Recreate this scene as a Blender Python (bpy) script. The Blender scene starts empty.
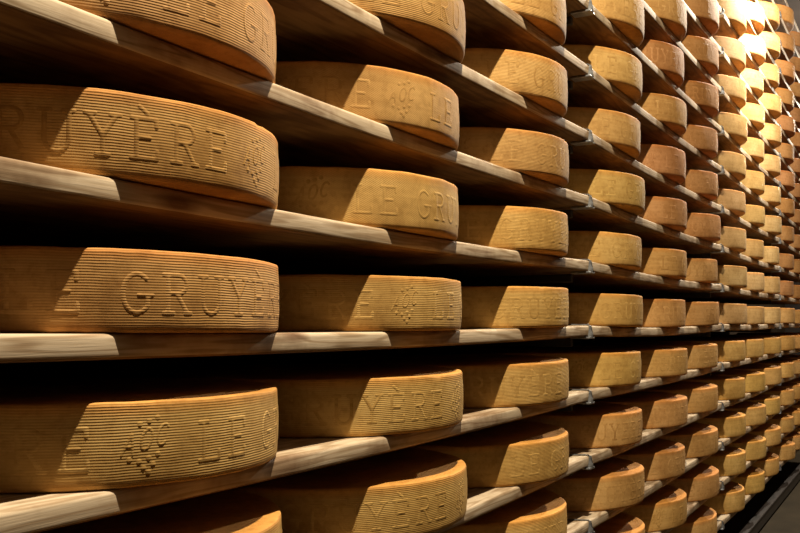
import bpy, bmesh, math, random
import numpy as np
from mathutils import Vector, Matrix, noise
PI = math.pi
sc = bpy.context.scene
C = sc.collection
rnd = random.Random(7)

# ------------------------------------------------------------------ layout (metres)
EYE = 1.20                 # camera height
CAM_D = 0.839              # camera distance from the shelf fronts (plane y = 0)
YAW = math.radians(30.17)  # angle between view axis and the shelf wall
BAY = 1.958                # bay length
X0 = 0.570                 # first joint in the picture's bay row (nearest bay starts here)
STEP = 0.1875              # plank to plank
TOP0 = EYE - 0.013         # top of the plank seen edge-on
PT = 0.031                 # plank thickness
PD = 0.62                  # plank depth
R, H = 0.300, 0.103        # cheese wheel
YC = 0.246                 # wheel centre behind the shelf front
OFFS = (0.347, 0.972, 1.594)
K_LO, K_HI = -5, 12
N_BAYS = 4
CEIL = EYE + 2.85

# ------------------------------------------------------------------ materials
def mat(name):
    m = bpy.data.materials.new(name); m.use_nodes = True
    nt = m.node_tree; nt.nodes.clear()
    out = nt.nodes.new('ShaderNodeOutputMaterial'); b = nt.nodes.new('ShaderNodeBsdfPrincipled')
    nt.links.new(b.outputs[0], out.inputs[0])
    return m, nt, b
def N(nt, t, **kw):
    n = nt.nodes.new(t)
    for k, v in kw.items():
        if k in n.inputs: n.inputs[k].default_value = v
        else: setattr(n, k, v)
    return n
def ramp(nt, stops, interp='LINEAR'):
    n = nt.nodes.new('ShaderNodeValToRGB'); r = n.color_ramp; r.interpolation = interp
    r.elements[0].position, r.elements[0].color = stops[0][0], (*stops[0][1], 1)
    r.elements[1].position, r.elements[1].color = stops[1][0], (*stops[1][1], 1)
    for p, c in stops[2:]:
        e = r.elements.new(p); e.color = (*c, 1)
    return n
def math_n(nt, op, a, b=None, c=None):
    n = nt.nodes.new('ShaderNodeMath'); n.operation = op
    for i, v in enumerate((a, b, c)):
        if v is None: continue
        if isinstance(v, (int, float)): n.inputs[i].default_value = v
        else: nt.links.new(v, n.inputs[i])
    return n.outputs[0]
def mixc(nt, kind, fac, a, b):
    n = nt.nodes.new('ShaderNodeMix'); n.data_type = 'RGBA'; n.blend_type = kind
    for sock, v in ((n.inputs[0], fac), (n.inputs[6], a), (n.inputs[7], b)):
        if isinstance(v, (int, float)): sock.default_value = v
        elif isinstance(v, tuple): sock.default_value = (*v, 1) if len(v) == 3 else v
        else: nt.links.new(v, sock)
    return n.outputs[2]

def rind_material():
    m, nt, b = mat('cheese_rind'); L = nt.links.new
    uv = N(nt, 'ShaderNodeUVMap', uv_map='wrap'); sep = N(nt, 'ShaderNodeSeparateXYZ'); L(uv.outputs[0], sep.inputs[0])
    tc = N(nt, 'ShaderNodeTexCoord'); osep = N(nt, 'ShaderNodeSeparateXYZ'); L(tc.outputs['Object'], osep.inputs[0])
    oi = N(nt, 'ShaderNodeObjectInfo')
    # object coordinates pushed apart per wheel so that no two are mottled alike
    off = N(nt, 'ShaderNodeVectorMath', operation='MULTIPLY_ADD')
    L(oi.outputs['Random'], off.inputs[0]); off.inputs[1].default_value = (9, 7, 5); L(tc.outputs['Object'], off.inputs[2])
    p = off.outputs[0]
    n1 = N(nt, 'ShaderNodeTexNoise', Scale=7.0, Detail=5.0, Roughness=0.6); L(p, n1.inputs['Vector'])
    st = N(nt, 'ShaderNodeVectorMath', operation='MULTIPLY'); L(p, st.inputs[0]); st.inputs[1].default_value = (5, 5, 120)
    n2 = N(nt, 'ShaderNodeTexNoise', Scale=1.0, Detail=3.0, Roughness=0.6); L(st.outputs[0], n2.inputs['Vector'])
    n3 = N(nt, 'ShaderNodeTexNoise', Scale=60.0, Detail=4.0, Roughness=0.7); L(p, n3.inputs['Vector'])
    # base colour
    c = ramp(nt, [(0.30, (0.36, 0.222, 0.068)), (0.70, (0.56, 0.385, 0.145)), (0.50, (0.47, 0.308, 0.104))]); L(n1.outputs[0], c.inputs[0])
    c2 = ramp(nt, [(0.30, (0.72, 0.66, 0.58)), (0.62, (1.0, 1.0, 1.0))]); L(n2.outputs[0], c2.inputs[0])
    col = mixc(nt, 'MULTIPLY', 0.55, c.outputs[0], c2.outputs[0])
    c3 = ramp(nt, [(0.33, (0.62, 0.55, 0.45)), (0.52, (1, 1, 1))]); L(n3.outputs[0], c3.inputs[0])
    col = mixc(nt, 'MULTIPLY', 0.5, col, c3.outputs[0])
    # a more orange band under the top rim and above the foot
    zz = math_n(nt, 'DIVIDE', osep.outputs[2], H)
    zz = math_n(nt, 'ADD', zz, math_n(nt, 'MULTIPLY', math_n(nt, 'SUBTRACT', n1.outputs[0], 0.5), 0.22))
    band = ramp(nt, [(0.02, (.35, .35, .35)), (0.16, (0, 0, 0)), (0.82, (0, 0, 0)), (0.97, (1, 1, 1))]); L(zz, band.inputs[0])
    col = mixc(nt, 'MULTIPLY', math_n(nt, 'MULTIPLY', band.outputs[0], 0.65), col, (1.12, 0.78, 0.48))
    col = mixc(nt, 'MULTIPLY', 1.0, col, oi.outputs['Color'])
    L(col, b.inputs['Base Color'])
    b.inputs['Roughness'].default_value = 0.72
    b.inputs['Specular IOR Level'].default_value = 0.15
    # ridges pressed by the mould's cloth: fine lines round the wheel
    wob = N(nt, 'ShaderNodeTexNoise', Scale=22.0, Detail=2.0); L(p, wob.inputs['Vector'])
    ph = math_n(nt, 'MULTIPLY_ADD', sep.outputs[1], 2 * PI / 0.0034, math_n(nt, 'MULTIPLY', wob.outputs[0], 5.0))
    rid = math_n(nt, 'SINE', ph)
    wv = math_n(nt, 'SINE', math_n(nt, 'MULTIPLY', sep.outputs[0], 2 * PI / 0.0042))
    fade = N(nt, 'ShaderNodeMapRange'); L(n1.outputs[0], fade.inputs[0])
    fade.inputs[1].default_value = 0.3; fade.inputs[2].default_value = 0.6; fade.inputs[3].default_value = 0.25; fade.inputs[4].default_value = 1.0
    rid = math_n(nt, 'MULTIPLY', rid, fade.outputs[0])
    hgt = math_n(nt, 'MULTIPLY_ADD', wv, 0.06, rid)
    hgt = math_n(nt, 'MULTIPLY_ADD', n3.outputs[0], 1.9, hgt)
    geo = N(nt, 'ShaderNodeNewGeometry')
    bp = N(nt, 'ShaderNodeBump', Strength=0.34, Distance=0.0006); L(hgt, bp.inputs['Height'])
    L(bp.outputs[0], b.inputs['Normal'])
    return m

def wood_material():
    m, nt, b = mat('spruce_plank'); L = nt.links.new
    tc = N(nt, 'ShaderNodeTexCoord'); oi = N(nt, 'ShaderNodeObjectInfo')
    off = N(nt, 'ShaderNodeVectorMath', operation='MULTIPLY_ADD')
    L(oi.outputs['Random'], off.inputs[0]); off.inputs[1].default_value = (13, 3, 11); L(tc.outputs['Object'], off.inputs[2])
    st = N(nt, 'ShaderNodeVectorMath', operation='MULTIPLY'); L(off.outputs[0], st.inputs[0]); st.inputs[1].default_value = (2.2, 16, 34)
    warp = N(nt, 'ShaderNodeTexNoise', Scale=1.0, Detail=2.0); L(st.outputs[0], warp.inputs['Vector'])
    wsep = math_n(nt, 'SINE', math_n(nt, 'MULTIPLY', warp.outputs[0], 42.0))
    grain = ramp(nt, [(0.0, (0.38, 0.275, 0.175)), (0.6, (0.58, 0.47, 0.34))])
    L(math_n(nt, 'MULTIPLY_ADD', wsep, 0.5, 0.5), grain.inputs[0])
    st2 = N(nt, 'ShaderNodeVectorMath', operation='MULTIPLY'); L(off.outputs[0], st2.inputs[0]); st2.inputs[1].default_value = (11, 110, 330)
    fine = N(nt, 'ShaderNodeTexNoise', Scale=1.0, Detail=4.0, Roughness=0.6); L(st2.outputs[0], fine.inputs['Vector'])
    fr = ramp(nt, [(0.32, (0.72, 0.66, 0.58)), (0.6, (1, 1, 1))]); L(fine.outputs[0], fr.inputs[0])
    col = mixc(nt, 'MULTIPLY', 0.7, grain.outputs[0], fr.outputs[0])
    # knots
    ks = N(nt, 'ShaderNodeVectorMath', operation='MULTIPLY'); L(off.outputs[0], ks.inputs[0]); ks.inputs[1].default_value = (3.2, 4.5, 9)
    vo = N(nt, 'ShaderNodeTexVoronoi', Scale=1.0); L(ks.outputs[0], vo.inputs['Vector'])
    kr = ramp(nt, [(0.05, (0.30, 0.17, 0.09)), (0.16, (1, 1, 1))]); L(vo.outputs['Distance'], kr.inputs[0])
    col = mixc(nt, 'MULTIPLY', 0.85, col, kr.outputs[0])
    # stains soaked into the boards
    stn = N(nt, 'ShaderNodeTexNoise', Scale=4.0, Detail=5.0, Roughness=0.65); L(off.outputs[0], stn.inputs['Vector'])
    sr = ramp(nt, [(0.35, (0.42, 0.31, 0.22)), (0.5, (1, 1, 1))]); L(stn.outputs[0], sr.inputs[0])
    col = mixc(nt, 'MULTIPLY', 0.75, col, sr.outputs[0])
    # shade under the planks painted in: downward faces multiplied to a dark brown
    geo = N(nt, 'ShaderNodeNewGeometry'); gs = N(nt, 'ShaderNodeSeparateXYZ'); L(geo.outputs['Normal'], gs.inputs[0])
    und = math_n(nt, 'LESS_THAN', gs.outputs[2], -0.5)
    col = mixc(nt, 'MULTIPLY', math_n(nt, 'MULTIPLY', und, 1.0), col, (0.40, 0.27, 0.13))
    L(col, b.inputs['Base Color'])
    b.inputs['Roughness'].default_value = 0.7; b.inputs['Specular IOR Level'].default_value = 0.25
    bp = N(nt, 'ShaderNodeBump', Strength=0.35, Distance=0.001); L(fine.outputs[0], bp.inputs['Height']); L(bp.outputs[0], b.inputs['Normal'])
    return m

def plain(name, c, rough=0.6, metal=0.0, var=0.25, scale=8.0, bump=0.0):
    m, nt, b = mat(name); L = nt.links.new
    tc = N(nt, 'ShaderNodeTexCoord')
    n = N(nt, 'ShaderNodeTexNoise', Scale=scale, Detail=6.0, Roughness=0.65); L(tc.outputs['Object'], n.inputs['Vector'])
    lo = tuple(v * (1 - var) for v in c); hi = tuple(min(1, v * (1 + var)) for v in c)
    r = ramp(nt, [(0.3, lo), (0.7, hi)]); L(n.outputs[0], r.inputs[0]); L(r.outputs[0], b.inputs['Base Color'])
    b.inputs['Roughness'].default_value = rough; b.inputs['Metallic'].default_value = metal
    b.inputs['Specular IOR Level'].default_value = 0.5 if metal else 0.12
    if bump:
        bp = N(nt, 'ShaderNodeBump', Strength=bump, Distance=0.004); L(n.outputs[0], bp.inputs['Height']); L(bp.outputs[0], b.inputs['Normal'])
    return m

M_RIND = rind_material()
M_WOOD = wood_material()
M_ZINC = plain('galvanised_steel', (0.42, 0.44, 0.47), 0.38, 0.85, 0.3, 60)
M_DARK = plain('dark_steel', (0.045, 0.04, 0.038), 0.55, 0.3, 0.4, 25)
M_WIRE = plain('dull_wire', (0.07, 0.068, 0.07), 0.5, 0.5, 0.3, 60)
M_RAIL = plain('painted_rail_steel', (0.045, 0.036, 0.032), 0.42, 0.35, 0.35, 12)
M_FLOOR = plain('worn_concrete', (0.034, 0.025, 0.014), 0.85, 0, 0.35, 3.0, 0.3)
M_WALL = plain('grey_render', (0.024, 0.019, 0.0165), 0.85, 0, 0.15, 2.5, 0.2)
M_FRONT = plain('dark_brown_boards', (0.035, 0.022, 0.012), 0.9, 0, 0.3, 3)
M_BACK = plain('dark_back_boards', (0.035, 0.022, 0.012), 0.9, 0, 0.4, 4)  # mottled dark brown for the boards behind the planks

# ------------------------------------------------------------------ helpers
def link(name, me, m, parent=None, smooth=True):
    o = bpy.data.objects.new(name, me); C.objects.link(o)
    if m is not None and not me.materials: me.materials.append(m)
    if smooth:
        for p in me.polygons: p.use_smooth = True
    if parent: o.parent = parent
    return o
def tag(o, label, cat, group=None):
    o['label'] = label; o['category'] = cat
    if group: o['group'] = group
    return o
def box(bm, x0, x1, y0, y1, z0, z1, bev=0.0, seg=2):
    vs = [bm.verts.new((x, y, z)) for x in (x0, x1) for y in (y0, y1) for z in (z0, z1)]
    fs = [(0,1,3,2), (4,6,7,5), (0,4,5,1), (2,3,7,6), (0,2,6,4), (1,5,7,3)]
    faces = [bm.faces.new([vs[i] for i in f]) for f in fs]
    if bev:
        es = {e for f in faces for e in f.edges}
        bmesh.ops.bevel(bm, geom=list(es), offset=bev, segments=seg, affect='EDGES', profile=0.5)
def mesh_of(bm, name):
    bmesh.ops.recalc_face_normals(bm, faces=bm.faces)
    me = bpy.data.meshes.new(name); bm.to_mesh(me); bm.free(); return me
def tube(bm, pts, r, n=8):
    rings = []
    for i, p in enumerate(pts):
        a = pts[max(0, i-1)]; c = pts[min(len(pts)-1, i+1)]
        d = (Vector(c) - Vector(a)).normalized()
        u = d.orthogonal().normalized(); w = d.cross(u)
        if rings and False: pass
        rings.append([bm.verts.new(Vector(p) + r*(math.cos(2*PI*k/n)*u + math.sin(2*PI*k/n)*w)) for k in range(n)])
    for a, c in zip(rings, rings[1:]):
        # orthogonal() may jump between rings: match the closest start
        j = min(range(n), key=lambda s: (c[s].co - a[0].co).length)
        for k in range(n):
            bm.faces.new((a[k], a[(k+1) % n], c[(k+1+j) % n], c[(k+j) % n]))
    bm.faces.new(rings[0][::-1]); bm.faces.new(rings[-1])
def sharp_by_angle(o, deg=35):
    o.data.set_sharp_from_angle(angle=math.radians(deg))

# ------------------------------------------------------------------ cheese wheels
PROF = [(0.0, 0.0), (0.12, 0.0), (0.24, 0.0), (0.284, 0.0), (0.2918, 0.0010), (0.2942, 0.0036), (0.2950, 0.008),
        (0.2955, 0.018), (0.2960, 0.030), (0.2963, 0.042), (0.2964, 0.054), (0.2961, 0.067), (0.2956, 0.080),
        (0.2951, 0.090), (0.2948, 0.0965), (0.2945, 0.1000), (0.2930, 0.1024), (0.2890, 0.1030), (0.280, 0.1024),
        (0.265, 0.1018), (0.20, 0.1020), (0.10, 0.1022), (0.0, 0.1022)]
def prof_r(z):
    side = PROF[4:17]
    for (r0, z0), (r1, z1) in zip(side, side[1:]):
        if z0 <= z <= z1: return r0 + (r1-r0)*(z-z0)/(z1-z0)
    return side[-1][0]
def wheel_mesh(seed, slope):
    NS = 144
    bm = bmesh.new(); uvl = bm.loops.layers.uv.new('wrap')
    s = Vector((seed*3.7, seed*1.9, seed*2.3))
    rings = []; info = {}
    for i, (r, z) in enumerate(PROF):
        if r == 0:
            v = bm.verts.new((0, 0, z)); rings.append([v]); info[v] = (0, z); continue
        ring = []
        for k in range(NS):
            a = 2*PI*k/NS
            d = Vector((math.cos(a), math.sin(a), 0))
            rr = r; zz = z
            lo = noise.noise(d*2.2 + s + Vector((0, 0, z*6)))
            hi = noise.noise(d*11 + s + Vector((0, 0, z*30)))
            if r > 0.28:
                wn = min(1, max(0, abs(z - 0.052) - 0.036)/0.010)
                rr += wn*(0.0007*lo + 0.0003*hi)
            if i in (3, 4, 5):                 # ragged foot
                rr += 0.0022*min(0, noise.noise(d*16 + s*2)); zz += (0.0018*max(0, noise.noise(d*24 + s)) if i > 3 else 0)
            if i in (15, 16, 17):              # nicked upper rim
                e = noise.noise(d*19 - s)
                rr += 0.0008*e - (0.0016 if e < -0.66 else 0); zz += 0.0012*noise.noise(d*6 + s*3) - (0.0008 if e < -0.66 else 0)
            if i >= 18: zz += 0.0010*noise.noise(d*r*14 + s)
            v = bm.verts.new((rr*d.x, rr*d.y, zz)); ring.append(v); info[v] = (a*R, z if 0.27 < r else z + r)
        rings.append(ring)
    def face(vs, aa):
        f = bm.faces.new(vs)
        for l, a in zip(f.loops, aa):
            z = info[l.vert][1]
            l[uvl].uv = (a*R, z + slope*a*R)
    for a, b in zip(rings, rings[1:]):
        for k in range(NS):
            k2 = (k+1) % NS; t0, t1 = 2*PI*k/NS, 2*PI*(k+1)/NS
            if len(a) == 1: face((a[0], b[k2], b[k]), (t0, t1, t0))
            elif len(b) == 1: face((a[k], a[k2], b[0]), (t0, t1, t0))
            else: face((a[k], a[k2], b[k2], b[k]), (t0, t1, t1, t0))
    me = mesh_of(bm, 'cheese_wheel')
    for p in me.polygons: p.use_smooth = True
    return me

# letters as strokes in a 0..1 box; slab serifs as in the mould's lettering
def arc(cx, cy, rx, ry, a0, a1, n=14):
    return [(cx + rx*math.cos(math.radians(a0 + (a1-a0)*i/n)), cy + ry*math.sin(math.radians(a0 + (a1-a0)*i/n))) for i in range(n+1)]
GL = {
 'L': [[(.2, 0), (.2, 1)], [(.05, 1), (.38, 1)], [(.05, 0), (.85, 0)], [(.85, 0), (.85, .22)]],
 'E': [[(.2, 0), (.2, 1)], [(.05, 1), (.82, 1)], [(.82, 1), (.82, .8)], [(.2, .52), (.62, .52)], [(.05, 0), (.85, 0)], [(.85, 0), (.85, .2)]],
 'G': [arc(.5, .5, .42, .5, 48, 322, 22), [(.83, .18), (.83, .45)], [(.55, .45), (.97, .45)]],
 'R': [[(.2, 0), (.2, 1)], [(.05, 1), (.55, 1)], arc(.55, .76, .27, .24, 90, -90, 12), [(.2, .52), (.55, .52)], [(.48, .52), (.86, 0)], [(.05, 0), (.38, 0)], [(.78, 0), (.98, 0)]],
 'U': [[(.16, 1), (.16, .34)], arc(.5, .34, .34, .34, 180, 360, 14), [(.84, .34), (.84, 1)], [(.02, 1), (.32, 1)], [(.68, 1), (.98, 1)]],
 'Y': [[(.1, 1), (.5, .45)], [(.9, 1), (.5, .45)], [(.5, .45), (.5, 0)], [(0, 1), (.28, 1)], [(.72, 1), (1, 1)], [(.32, 0), (.68, 0)]],
 'A': [[(.08, 0), (.5, 1)], [(.92, 0), (.5, 1)], [(.25, .36), (.75, .36)]],
 'O': [arc(.5, .5, .42, .5, 0, 360, 24)],
 'C': [arc(.5, .5, .42, .5, 45, 315, 20)],
}
GL['È'] = GL['E'] + [[(.30, 1.30), (.55, 1.13)]]
UP, UNDER = 0.00055, 0.0004
def lettering_mesh(slope, part, NS=1176, NZ=52):
    """A thin relief that hugs the rind: it stands proud where a stroke runs and dips just under the rind between strokes."""
    SEG = []                                                     # (x0, z0, x1, z1, half width, height)
    def stroke(pts, w, up):
        for p, q in zip(pts, pts[1:]): SEG.append((p[0], p[1], q[0], q[1], w/2, up))
    def glyph(ch, s0, z0, w, h, sw, up, shear=0.0):
        for st in GL[ch]: stroke([(s0 + x*w + shear*y*h, z0 + y*h) for x, y in st], sw, up)
    adv = 2*PI*R/36
    SLOT = [0, 1, None, 2.6, 3.6, 4.6, 5.6, 6.6, 7.6, 8.6]
    if part == 'words':
        for ch, q in zip('LE GRUYÈRE', SLOT):
            if ch != ' ': glyph(ch, (q + .12)*adv, 0.025, 0.041, 0.048, 0.0066, 1.0)
    else:                                                        # crest between the words: sloping AOC in a cluster of grains
        s0 = 10.0*adv
        for j, ch in enumerate('AOC'): glyph(ch, s0 + j*0.0215 + .006, 0.040 + j*0.005, 0.016, 0.025, 0.0040, 1.0, 0.25)
        for dx, dz in [(.024, .076), (.036, .079), (.047, .083), (.011, .034), (.023, .031), (.035, .035), (.047, .039), (.029, .023), (.041, .027), (.035, .018)]:
            SEG.append((s0 + dx + .006, dz, s0 + dx + .0061, dz, .0042, 1.1))
    PER = NS//3
    z = np.linspace(0.013, 0.091, NZ); ss = np.arange(PER)*(2*PI*R/NS)
    SS, ZZ = np.meshgrid(ss, z, indexing='ij')
    hgt = np.zeros_like(SS)
    for x0, z0, x1, z1, w, up in SEG:
        i0 = max(0, int((min(x0, x1) - .012)/(2*PI*R/NS))); i1 = min(PER, int((max(x0, x1) + .012)/(2*PI*R/NS)) + 2)
        if i1 <= i0: continue
        X, Z = SS[i0:i1], ZZ[i0:i1]
        dx, dz = x1 - x0, z1 - z0; L2 = dx*dx + dz*dz + 1e-12
        t = np.clip(((X-x0)*dx + (Z-z0)*dz)/L2, 0, 1)
        d = np.hypot(X - x0 - t*dx, Z - z0 - t*dz)
        q = np.clip((w*1.25 - d)/(w*0.85), 0, 1); q = q*q*(3 - 2*q)
        hgt[i0:i1] = np.maximum(hgt[i0:i1], q*up)
    hgt = np.tile(hgt, (3, 1))
    rr = np.array([prof_r(v) for v in z])[None, :] - UNDER + hgt*(UP + UNDER)
    ang = (np.arange(NS)*2*PI/NS)[:, None]
    V = np.stack([rr*np.cos(ang), rr*np.sin(ang), np.broadcast_to(z[None, :], rr.shape)], -1).reshape(-1, 3)
    I = np.arange(NS)[:, None]; J = np.arange(NZ-1)[None, :]; I2 = (I+1) % NS
    Fc = np.stack([I*NZ + J, I2*NZ + J, I2*NZ + J + 1, I*NZ + J + 1], -1).reshape(-1, 4)
    me = bpy.data.meshes.new('raised_lettering')
    me.from_pydata(V.tolist(), [], Fc.tolist())
    uv = me.uv_layers.new(name='wrap')
    a0 = np.broadcast_to(I*2*PI/NS, (NS, NZ-1)); a1 = a0 + 2*PI/NS
    A = np.stack([a0, a1, a1, a0], -1)*R
    zl = np.broadcast_to(z[:-1][None, :], (NS, NZ-1)); zh = np.broadcast_to(z[1:][None, :], (NS, NZ-1))
    Zc = np.stack([zl, zl, zh, zh], -1)
    uv.data.foreach_set('uv', np.stack([A, Zc + slope*A], -1).astype(np.float32).ravel())
    for p in me.polygons: p.use_smooth = True
    return me

SLOPES = [0.0, 0.0, 0.0, 0.0, 0.0, 0.45, 0.0, 0.0]
WHEELS = [wheel_mesh(i+1, s) for i, s in enumerate(SLOPES)]
LET, CREST = ({(s, near): lettering_mesh(s, part, *((1176, 52) if near else (480, 30))) for s in set(SLOPES) for near in (0, 1)} for part in ('words', 'crest'))
for me in WHEELS + list(LET.values()) + list(CREST.values()): me.materials.append(M_RIND)

SAG = {}
def sag(b, k):
    if (b, k) not in SAG:
        g = random.Random(b*101 + k*7 + 3)
        SAG[(b, k)] = 0.0085 + g.uniform(-0.0035, 0.0035)
    return SAG[(b, k)]
def plank_z(b, k, t):          # top of plank k of bay b at the fraction t along it
    return TOP0 + k*STEP - sag(b, k)*4*t*(1-t)

ORD = ['first', 'second', 'third', 'fourth', 'fifth', 'sixth', 'seventh', 'eighth', 'ninth', 'tenth', 'eleventh', 'twelfth']
def row_words(k):
    if k == 0: return 'the eye-level plank'
    return f'the {ORD[abs(k)-1]} plank {"above" if k > 0 else "below"} eye level'

# camera model, only to tell which wheels the photograph shows (for wording)
F = 905.0
def project(x, y, z):
    dx, dy = x, y + CAM_D
    fwd = dx*math.cos(YAW) + dy*math.sin(YAW); rt = dx*math.sin(YAW) - dy*math.cos(YAW)
    return 400 + F*rt/fwd, 321 - F*(z - EYE)/fwd
def in_view(c, k):
    b, j = divmod(c, 3)
    x = X0 + b*BAY + OFFS[j]; z = TOP0 + k*STEP; cnt = 0
    for a in range(-150, -60, 6):
        for zz in (0.004, 0.05, 0.1):
            u, v = project(x + R*math.cos(math.radians(a)), YC + R*math.sin(math.radians(a)), z + zz)
            if 0 < u < 800 and 0 < v < 533: cnt += 1
    return cnt >= 3

# which letter of the ring faces the front (degrees the wheel is turned), where the photo shows it
TURN = {(0, 2): -111, (0, 1): -186, (0, 0): -148, (0, -1): -222, (0, -2): -100, (1, 3): -135, (1, 2): -220, (1, 1): -133, (1, 0): -220,
        (1, -1): -188, (1, -2): -188, (2, 5): -217, (2, 4): -127, (2, 3): -141, (2, 2): -140, (2, 1): -160, (2, 0): -165, (2, -1): -185,
        (2, -2): -129, (3, 4): -135, (3, 3): -139, (3, 2): -138, (3, 1): -147, (3, 0): -157}
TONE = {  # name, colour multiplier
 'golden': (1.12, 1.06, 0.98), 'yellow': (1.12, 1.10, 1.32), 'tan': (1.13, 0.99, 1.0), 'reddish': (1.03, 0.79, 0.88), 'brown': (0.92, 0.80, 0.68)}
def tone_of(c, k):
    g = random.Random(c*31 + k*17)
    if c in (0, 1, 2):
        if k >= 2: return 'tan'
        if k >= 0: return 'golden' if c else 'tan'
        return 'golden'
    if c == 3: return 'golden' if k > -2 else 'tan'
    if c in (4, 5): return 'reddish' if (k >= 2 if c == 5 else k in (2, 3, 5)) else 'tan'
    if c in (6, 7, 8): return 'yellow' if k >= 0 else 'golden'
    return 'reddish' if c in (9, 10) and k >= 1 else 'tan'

wheel0 = None
for k in range(K_LO, K_HI):
    cols = [c for c in range(0, 12) if in_view(c, k)]
    for n, c in enumerate(cols):
        b, j = divmod(c, 3)
        g = random.Random(c*977 + k*131 + 5)
        x = X0 + b*BAY + OFFS[j] + g.uniform(-.008, .008)
        y = YC + g.uniform(-.007, .007)
        y += {(1, 1): .012, (1, 2): .004}.get((c, k), 0)
        t = OFFS[j]/BAY
        vi = g.randrange(8)
        if (c, k) in ((1, 1), (1, 2)): vi = 5
        elif c == 0: vi = (k + 3) % 5
        elif vi == 5 and c > 3: vi = 1
        o = bpy.data.objects.new('cheese_wheel', WHEELS[vi]); C.objects.link(o)
        slope = sag(b, k)*4*(1-2*t)/BAY
        o.location = (x, y, plank_z(b, k, t) + 0.0006 + sag(b, k)*0.094)
        turn = TURN.get((c, k), g.uniform(0, 360))
        o.rotation_euler = (Matrix.Rotation(math.atan(slope), 4, 'Y') @ Matrix.Rotation(math.radians(turn), 4, 'Z')).to_euler()
        sz = 1 + g.uniform(-.010, .006); o.scale = (sz, sz, 1 + g.uniform(-.03, .02))
        tn = tone_of(c, k); tv = TONE[tn]; q = g.uniform(.92, 1.07)*(.82 if c >= 9 and k > 0 else .9 if c in (4, 5) and k > 3 else 1)*(1 - 0.042*max(-5, min(3, k)))  # tint counters lamp falloff by row and dims some upper columns
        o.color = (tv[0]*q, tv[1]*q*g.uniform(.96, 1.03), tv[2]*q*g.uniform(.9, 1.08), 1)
        pos = ORD[n] + ' from the left'
        tag(o, f'{tn} ridged cheese wheel, {pos} on {row_words(k)}', 'cheese', 'cheese wheels ageing on the planks')
        if c <= 5:
            for pn, src in (('raised_lettering', LET), ('raised_emblem', CREST)):
                l = bpy.data.objects.new(pn, src[SLOPES[vi], int(c < 2)]); C.objects.link(l); l.parent = o; l.color = o.color

# ------------------------------------------------------------------ planks, one per bay and level
def plank_mesh(b, k):
    NX = 28; bm = bmesh.new(); e = 0.006
    sec = [(e, 0), (PD, 0), (PD, -PT), (e, -PT), (e*.5, -PT+e*.13), (e*.13, -PT+e*.5), (0, -PT+e), (0, -e), (e*.13, -e*.5), (e*.5, -e*.13)]
    rings = []
    for i in range(NX+1):
        t = i/NX; x = 0.0012 + (BAY - 0.0024)*t
        dz = -sag(b, k)*4*t*(1-t)
        wob = 0.0012*noise.noise(Vector((x*3 + b*9, k*3.1, 0)))
        rings.append([bm.verts.new((x, y + (wob if y < .1 else 0), z + dz)) for y, z in sec])
    n = len(sec)
    for a, c in zip(rings, rings[1:]):
        for q in range(n): bm.faces.new((a[q], a[(q+1) % n], c[(q+1) % n], c[q]))
    bm.faces.new(rings[0]); bm.faces.new(rings[-1][::-1])
    return mesh_of(bm, 'shelf_plank')
BAYW = ['nearest bay', 'second bay', 'third bay', 'farthest bay']
def plank_in_view(b, k):
    for i in range(60):
        u, v = project(X0 + b*BAY + BAY*i/59, 0, TOP0 + k*STEP - PT/2)
        if -2 < u < 802 and -4 < v < 537: return True
    return False
for b in range(N_BAYS):
    for k in range(K_LO, K_HI+1):
        if not plank_in_view(b, k): continue
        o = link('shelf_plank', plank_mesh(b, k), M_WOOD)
        sharp_by_angle(o, 50)
        o.location = (X0 + b*BAY, 0, TOP0 + k*STEP)
        w = {0: 'at eye level'}.get(k, f'{ORD[abs(k)-1]} {"above" if k > 0 else "below"} eye level')
        tag(o, f'pale spruce shelf plank in the {BAYW[b]}, {w}', 'shelf', 'shelf planks')

# ------------------------------------------------------------------ brackets at the joints
def clip_mesh():
    bm = bmesh.new()
    # strap up the front of the joint, flaring into a gusset towards the foot
    zs = [(-PT-.004, .016), (-.022, .012), (-.010, .0075), (.0, .006)]
    fr = []
    for z, w in zs:
        bulge = 0.004 + (0.008 if z < -.02 else 0)*.6
        fr.append([bm.verts.new((-w, -.0012, z)), bm.verts.new((0, -bulge - .003, z)), bm.verts.new((w, -.0012, z))])
    for a, c in zip(fr, fr[1:]):
        for q in range(2): bm.faces.new((a[q], a[q+1], c[q+1], c[q]))
    bm.faces.new(fr[-1]); bm.faces.new(fr[0][::-1])
    for a, c in zip(fr, fr[1:]): bm.faces.new((a[2], a[0], c[0], c[2]))
    return mesh_of(bm, 'clip')
def foot_mesh():
    bm = bmesh.new(); box(bm, -.021, .021, -.010, .050, -PT-.007, -PT-.0015, .0015); return mesh_of(bm, 'foot_plate')
def wire_mesh():
    bm = bmesh.new()
    tube(bm, [(-.030, .058, .0022), (-.022, .045, .0022), (-.008, .012, .0024), (-.002, .001, 0.0018), (0, -.006, -.006), (0, -.0085, -.020), (.001, -.011, -PT-.004)], .0021)
    return mesh_of(bm, 'wire_hook')
def arm_mesh():
    bm = bmesh.new(); box(bm, -.010, .010, 0.052, .624, -PT-.031, -PT-.0075, .002); return mesh_of(bm, 'support_arm')
CLIP, FOOT, WIRE, ARM = clip_mesh(), foot_mesh(), wire_mesh(), arm_mesh()
JW = ['first joint', 'second joint', 'third joint']
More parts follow.
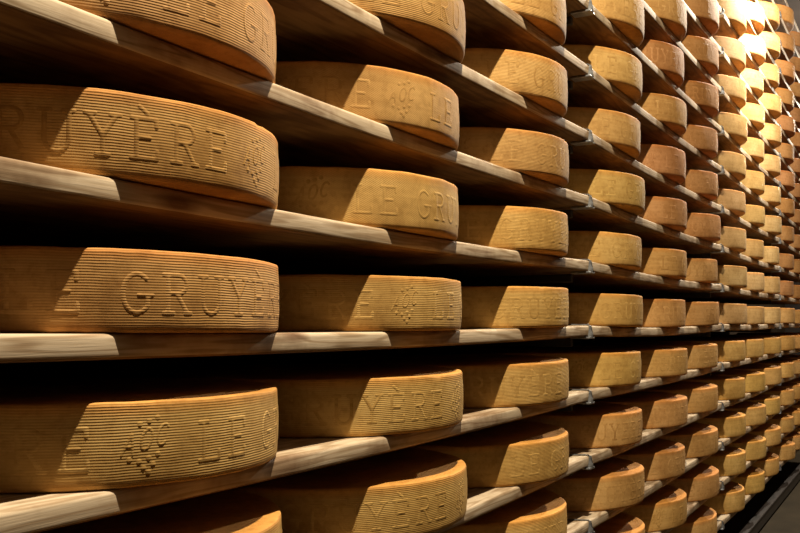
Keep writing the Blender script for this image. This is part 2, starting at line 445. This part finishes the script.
for jn in range(1, 4):
    for k in range(K_LO, K_HI+1):
        x, z = X0 + jn*BAY, TOP0 + k*STEP
        u, v = project(x, 0, z - .02)
        if not (-2 < u < 802 and -6 < v < 538): continue
        e = bpy.data.objects.new('shelf_bracket', None); C.objects.link(e); e.location = (x, 0, z); e.empty_display_size = .05
        w = {0: 'the eye-level plank'}.get(k, row_words(k))
        tag(e, f'grey metal bracket clipping the {JW[jn-1]} of {w}', 'bracket', 'shelf brackets')
        link('clip', CLIP, M_ZINC, e, False); link('foot_plate', FOOT, M_ZINC, e, False)
        link('wire_hook', WIRE, M_WIRE, e); link('support_arm', ARM, M_DARK, e, False)

# uprights that carry the arms, in the dark behind the planks
def upright_mesh():
    bm = bmesh.new(); h = TOP0 + K_HI*STEP + .05
    box(bm, -.022, .022, .626, .629, 0, h); box(bm, -.022, -.019, .629, .656, 0, h); box(bm, .019, .022, .629, .656, 0, h)
    return mesh_of(bm, 'rack_upright')
UP_M = upright_mesh()
for jn in range(0, 4):
    o = link('rack_upright', UP_M, M_DARK, None, False); o.location = (X0 + jn*BAY, 0, 0)
    tag(o, f'dark steel upright behind the planks at the {["near end", "first joint", "second joint", "third joint"][jn]} of the rack', 'post', 'rack uprights')

# the run of the rack just beside the photograph's left edge
for k in range(-3, 4):
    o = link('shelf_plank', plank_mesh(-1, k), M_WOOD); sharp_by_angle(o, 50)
    o.location = (X0 - BAY, 0, TOP0 + k*STEP)
    w = 'at eye level' if k == 0 else f'{ORD[abs(k)-1]} {"above" if k > 0 else "below"} eye level'
    tag(o, f'pale spruce shelf plank before the nearest bay, {w}', 'shelf', 'shelf planks')
    for j in (1, 2):
        g = random.Random(k*19 + j*7 + 2)
        o = bpy.data.objects.new('cheese_wheel', WHEELS[(k + 3 + j) % 5]); C.objects.link(o)
        o.location = (X0 - BAY + OFFS[j], YC + g.uniform(-.006, .006), plank_z(-1, k, OFFS[j]/BAY) + .0006 + sag(-1, k)*.094)
        o.rotation_euler = (Matrix.Rotation(math.atan(sag(-1, k)*4*(1-2*OFFS[j]/BAY)/BAY), 4, 'Y') @ Matrix.Rotation(g.uniform(0, 6), 4, 'Z')).to_euler()
        tv = TONE['golden' if k < 0 else 'tan']; o.color = (*tv, 1)
        tag(o, f'{"golden" if k < 0 else "tan"} cheese wheel, {"nearer" if j == 2 else "farther"} of two before the nearest bay, plank {w}', 'cheese', 'cheese wheels ageing on the planks')

# ------------------------------------------------------------------ base rail
bm = bmesh.new(); L0, L1 = -1.4, 9.0
sec = [(.018, 0), (-.012, 0), (-.012, .016), (-.030, .016), (-.030, .072), (-.033, .078), (-.030, .082), (-.006, .082), (-.004, .078), (-.004, .070), (.018, .070)]
a = [bm.verts.new((L0, y+.005, z)) for y, z in sec]; c = [bm.verts.new((L1, y+.005, z)) for y, z in sec]
for q in range(len(sec)): bm.faces.new((a[q], a[(q+1) % len(sec)], c[(q+1) % len(sec)], c[q]))
bm.faces.new(a); bm.faces.new(c[::-1])
rail = link('base_rail', mesh_of(bm, 'base_rail'), M_RAIL, None, False)
tag(rail, 'dark steel rail on the floor along the foot of the shelves', 'rail')

# ------------------------------------------------------------------ room shell
def slab(name, x0, x1, y0, y1, z0, z1, m):
    bm = bmesh.new(); box(bm, x0, x1, y0, y1, z0, z1)
    o = link(name, mesh_of(bm, name), m, None, False); o['kind'] = 'structure'; return o
XA, XB, YA, YB = -2.2, 12.0, -2.0, 0.66
slab('floor', XA, XB, YA, YB, -.1, 0, M_FLOOR)
slab('ceiling', XA, XB, YA, YB, CEIL, CEIL + .1, M_WALL)
slab('wall_back', XA, XB, YB, YB + .1, -.1, CEIL + .1, M_BACK)
slab('wall_front', XA, XB, YA - .1, YA, -.1, CEIL + .1, M_FRONT)
slab('wall_left', XA - .1, XA, YA - .1, YB + .1, -.1, CEIL + .1, M_WALL)
slab('wall_right', XB, XB + .1, YA - .1, YB + .1, -.1, CEIL + .1, M_WALL)

# ------------------------------------------------------------------ light: lamps in a row along the aisle
def lamp(x, y, z, w, col=(1.0, .85, .61), r=.025):
    d = bpy.data.lights.new('aisle_lamp', 'POINT'); d.energy = w; d.color = col; d.shadow_soft_size = r
    o = bpy.data.objects.new('aisle_lamp', d); C.objects.link(o); o.location = (x, y, z); return o
for x, y, z, w in ((1.0, -.66, 2.40, 610), (5.14, -.50, 1.96, 330), (9.2, -.50, 1.96, 330)):
    lamp(x, y, EYE + z, w, (1.0, .85, .61) if x < 3 else (1.0, .89, .72))
w = bpy.data.worlds.new('world'); sc.world = w; w.use_nodes = True
w.node_tree.nodes['Background'].inputs[0].default_value = (0.001, 0.0006, 0.0003, 1); w.node_tree.nodes['Background'].inputs[1].default_value = 1.0

# ------------------------------------------------------------------ camera
cd = bpy.data.cameras.new('camera'); cam = bpy.data.objects.new('camera', cd); C.objects.link(cam)
cam.location = (0, -CAM_D, EYE); cam.rotation_euler = (PI/2, 0, YAW - PI/2)
cd.sensor_width = 36; cd.lens = F/800*36; cd.shift_y = 54.5/800; cd.clip_start = .02
sc.camera = cam
sc.view_settings.view_transform = 'Standard'
sc.view_settings.look = 'None'
sc.view_settings.exposure = 0.0
